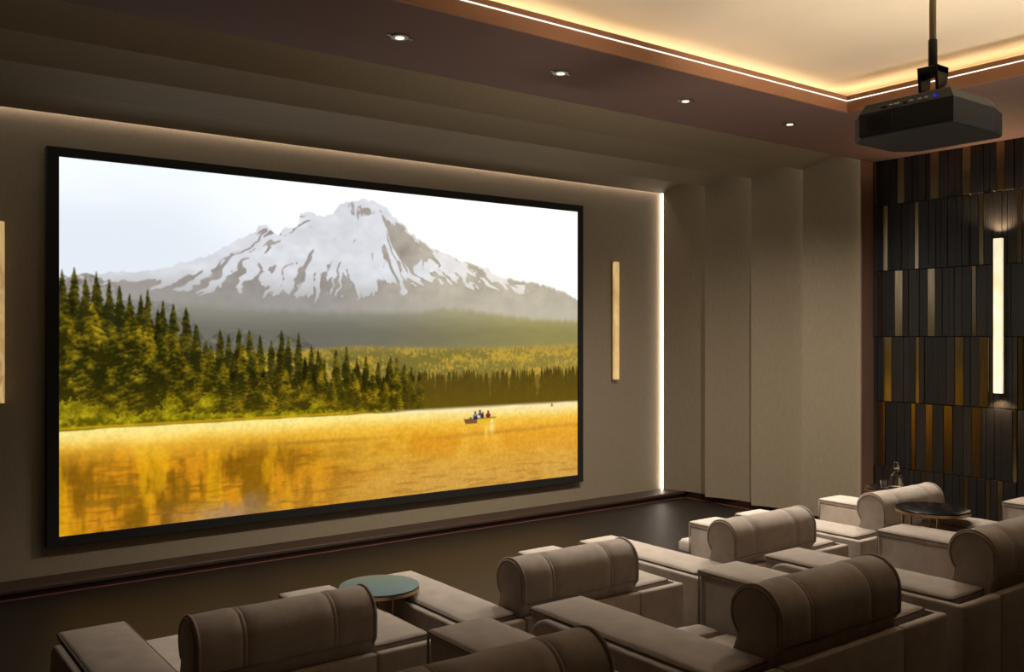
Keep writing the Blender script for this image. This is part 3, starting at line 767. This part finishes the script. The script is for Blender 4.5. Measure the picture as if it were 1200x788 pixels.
def make_recliner():
    root = empty('recliner_armchair')
    up, pd, pp = M['upholstery'], M['pad'], M['piping']
    obj('plinth', boxbm(-.49, .49, -.38, .38, .0, .05), M['plinth'], root)
    for s in (-1, 1):
        xi, xo = s * (HWID - AW), s * HWID
        x0, x1 = min(xi, xo), max(xi, xo)
        arm = obj('arm', boxbm(x0 + .004, x1 - .004, -.368, .434, .05, ARM - .028, bev=.012, seg=2), up, root, smooth=35)
        bm = bmesh.new(); ring = soft_pad(bm, x0, x1, -.372, .44, ARM - .03, ARM - .004, .012, r=.02, wr=.007, seed=2.0 + s)
        obj('arm_pad', bm, pd, arm, smooth=50)
        bm = bmesh.new(); tube(bm, [Vector((v.x, v.y, ARM - .013)) for v in ring[::2]], .0036, closed=True, n=6)
        obj('piping', bm, pp, arm, smooth=True)
        bm = bmesh.new(); tube(bm, [(xi - s * .001, .431, SEAT - .03), (xi - s * .001, .431, ARM - .03)], .0042, n=6); obj('seam', bm, pp, arm, smooth=True)
        # outer side panel: slab with a rounded front shoulder, standing proud of the arm
        bm = bmesh.new(); pts = [(-.43, .05), (.40, .05), (.40, RIM - .085)]
        for i in range(1, 7):
            a = math.radians(15 * i); pts.append((.40 - .085 * (1 - math.cos(a)), RIM - .085 + .085 * math.sin(a)))
        pts += [(-.43, RIM)]
        xa, xb = xo + s * .008, xo + s * .032
        A = [bm.verts.new((xa, y, z)) for y, z in pts]; B = [bm.verts.new((xb, y, z)) for y, z in pts]
        bm.faces.new(A); bm.faces.new(B[::-1])
        for k in range(len(pts)): bm.faces.new((A[k], A[(k + 1) % len(pts)], B[(k + 1) % len(pts)], B[k]))
        bmesh.ops.recalc_face_normals(bm, faces=bm.faces)
        be = [e for e in bm.edges if abs(e.verts[0].co.x - e.verts[1].co.x) < 1e-6 and abs(e.verts[0].co.x - xb) < 1e-6]
        bmesh.ops.bevel(bm, geom=be, offset=.012, segments=3, profile=.5, affect='EDGES')
        obj('side_panel', bm, up, arm, smooth=40)
        # rear panel behind the arm
        xr0, xr1 = min(xi + s * .002, xb), max(xi + s * .002, xb)
        obj('back_panel', boxbm(xr0, xr1, -.437, -.40, .05, RIM + .002, bev=.012, seg=3), up, arm, smooth=40)
    obj('back_panel', boxbm(-HWID + AW + .003, HWID - AW - .003, -.437, -.40, .05, RIM + .002, bev=.008, seg=2), up, root, smooth=40)
    # bolster back
    prof, (cy, cz) = roll_profile()
    hw = HWID - AW + .006
    xs = [(-hw, .93), (-hw + .006, .985), (-hw + .014, .965), (-hw + .022, 1.0), (-hw + .06, 1.0)]
    seams = []
    for q in (-.155, .155):
        for dq in (-.0075, .0075):
            seams += [(q + dq - .005, 1.0), (q + dq, .962), (q + dq + .005, 1.0)]
    xs += [(-.235, 1.0), (-.195, 1.004)] + seams[:6] + [(-.10, 1.008), (-.04, 1.012), (0.04, 1.012), (.10, 1.008)] + seams[6:] + [(.195, 1.004), (.235, 1.0)]
    xs += [(-a, f) for a, f in xs[:5][::-1]]
    bm = bmesh.new(); rows = []
    for x, f in xs:
        row = []
        for y, z in prof:
            if z > ARM + .03: yy, zz = cy + (y - cy) * f, cz + (z - cz) * f
            else: yy, zz = -.315 + (y + .315) * (1 - (1 - f) * .6), z
            if abs(x) < hw - .03:
                w = .0035 * fbm2(x, y * 2 + z, 9.0, 7.0); yy += w * .5; zz += w
            row.append(bm.verts.new((x, yy, zz)))
        rows.append(row)
    for a, b in zip(rows, rows[1:]):
        for i in range(len(prof) - 1): bm.faces.new((a[i], b[i], b[i + 1], a[i + 1]))
        bm.faces.new((a[-1], b[-1], b[0], a[0]))
    bm.faces.new(rows[0][::-1]); bm.faces.new(rows[-1])
    bmesh.ops.recalc_face_normals(bm, faces=bm.faces)
    back = obj('backrest', bm, up, root, smooth=45)
    for s in (-1, 1):
        bm = bmesh.new()
        pr_ = [(s * (hw - .009), cy + (y - cy) * .99, cz + (z - cz) * .99) for y, z in prof[1:-3]]
        tube(bm, pr_, .0060, n=6)
        obj('piping', bm, up, back, smooth=True)
        bm = bmesh.new()
        tube(bm, [(s * (hw + .0005), cy + (y - cy) * .90, cz + (z - cz) * .90) for y, z in prof[4:-5]], .0026, n=5)
        obj('seam', bm, pp, back, smooth=True)
    bm = bmesh.new()                              # flap seam along the rear of the roll
    tube(bm, [(-hw + .01, -.4175, ARM + .033), (hw - .01, -.4175, ARM + .033)], .0024, n=6); obj('seam', bm, pp, back, smooth=True)
    # seat cushion
    bm = bmesh.new(); soft_pad(bm, -hw + .004, hw - .004, -.22, .295, .18, SEAT, .022, r=.045, nx=10, ny=10, wr=.006, seed=5.0)
    obj('seat', bm, pd, root, smooth=50)
    obj('seat_base', boxbm(-hw + .006, hw - .006, -.3, .31, .05, .178, bev=.006, seg=1), up, root, smooth=35)
    return root

def add_footrest(root, out, hgt=.32, w=.305):
    if out:
        bm = bmesh.new(); soft_pad(bm, -w, w, .43, out, hgt - .09, hgt - .012, .014, r=.045, nx=10, ny=8, wr=.004, seed=9.0)
        fr = obj('footrest', bm, M['pad'], root, smooth=50)
        bm = bmesh.new(); soft_pad(bm, -w, w, .302, .427, hgt - .11, hgt + .03, .010, r=.04, nx=8, ny=4, seed=3.0)
        obj('hinge_flap', bm, M['pad'], fr, smooth=50)
        bm = bmesh.new()
        for sx in (-.2, .2): cyl(bm, (sx, .25, .16), (sx, out - .12, hgt - .10), .011, n=10)
        obj('link_arm', bm, M['black_metal'], fr)
    else:
        bm = bmesh.new(); soft_pad(bm, -w, w, .302, .436, .05, SEAT + .004, .016, r=.05, nx=10, ny=5, wr=.003, seed=4.0)
        obj('footrest', bm, M['pad'], root, smooth=50)

PITCH_X = 1.2535; XC0 = .667 + HWID
Y1, Y2 = 3.67 - .44, 2.478 - .44
master = make_recliner()
chairs = [  # row, index, footrest reach, label
    (0, 0, 1.12, 'taupe recliner in the front row farthest left, left of the teal topped table'),
    (0, 1, .90, 'taupe recliner in the front row just right of the teal topped table'),
    (0, 2, 0, 'taupe recliner in the front row third from the left, below the fluted wall corner'),
    (0, 3, 1.12, 'pale taupe recliner in the front row farthest right, beside the decanter table'),
    (1, 0, 0, 'near row recliner farthest left, its bolster cut by the bottom edge'),
    (1, 1, 0, 'dark taupe near row recliner with its whole bolster in view, largest in the photo'),
    (1, 2, 0, 'near row recliner left of the black topped table, bolster cut by right edge'),
    (1, 3, 0, 'near row recliner right of the black topped table, only its arms in view')]
first = True
roots = []
for row, i, out, lb in chairs:
    r = master if first else copy_tree(master)
    first = False; roots.append((r, out, lb))
    r.location = (XC0 + PITCH_X * i, Y1 if row == 0 else Y2, .0005 if row == 0 else H_STEP + .0005)
for r, out, lb in roots:
    add_footrest(r, out)
    tag(r, lb, 'armchair', 'taupe cinema recliners in two rows')

# ---------------------------------------------------------------- side tables
def side_table(loc, top_r, height, topm, rimm, label, legs):
    r = tag(empty('side_table', loc), label, 'side table', 'small round tables between the recliners')
    bm = bmesh.new(); lathe(bm, [(top_r - .006, height - .007), (top_r - .001, height - .005), (top_r - .001, height - .001), (top_r - .004, height)], n=56)
    top = obj('tabletop', bm, topm, r, smooth=30)
    bm = bmesh.new(); lathe(bm, [(top_r - .012, height - .022), (top_r + .001, height - .021), (top_r + .001, height - .0075), (top_r - .012, height - .0073)], n=56)
    obj('rim', bm, rimm, r, smooth=30)
    for x, y in legs:
        bm = bmesh.new(); cyl(bm, (x, y, .012), (x, y, height - .022), .0065, n=12); obj('leg', bm, M['copper'], r, smooth=30)
    xs = [p[0] for p in legs]; ys = [p[1] for p in legs]
    obj('foot_bar', boxbm(min(xs) - .012, max(xs) + .012, min(ys) - .03, max(ys) + .03, .0005, .012, bev=.002, seg=1), M['copper'], r)
    return r
side_table((1.835, 3.385, 0), .165, EYE - 1.035, M['teal_top'], M['copper'], 'round side table with a teal top and copper rim between the front row recliners', [(-.035, -.05), (.035, -.05), (-.035, .05), (.035, .05)])
side_table((4.392, 2.40, H_STEP), .172, EYE - .853 - H_STEP, M['black_top'], M['copper'], 'round black glass topped side table with copper legs between the near row recliners', [(-.080, .11), (-.024, .10), (-.080, -.03), (-.024, -.04)])
table3 = side_table((5.71, 3.40, 0), .17, EYE - 1.017, M['black_top'], M['copper'], 'small dark round table by the slatted wall carrying the decanter', [(-.05, -.06), (.05, -.06), (-.05, .06), (.05, .06)])
zt3 = EYE - 1.017 + .0006
dc = tag(empty('decanter', (5.765, 3.40, zt3)), 'clear glass decanter with a tall stopper on the table by the slatted wall', 'decanter')
bm = bmesh.new(); lathe(bm, [(.034, 0), (.041, .004), (.042, .055), (.038, .078), (.022, .092), (.017, .10), (.017, .118), (.020, .121)], n=28); obj('flask', bm, M['glass'], dc, smooth=40)
bm = bmesh.new(); lathe(bm, [(.014, .1215), (.020, .124), (.020, .160), (.016, .166)], n=22); obj('stopper', bm, M['glass'], dc, smooth=40)
gl = tag(empty('tumbler', (5.655, 3.42, zt3)), 'short clear glass tumbler beside the decanter on the dark table', 'glass')
bm = bmesh.new(); lathe(bm, [(.026, 0), (.029, .003), (.030, .052), (.0275, .052), (.0265, .010), (.001, .009)], n=26); obj('cup', bm, M['glass'], gl, smooth=40)
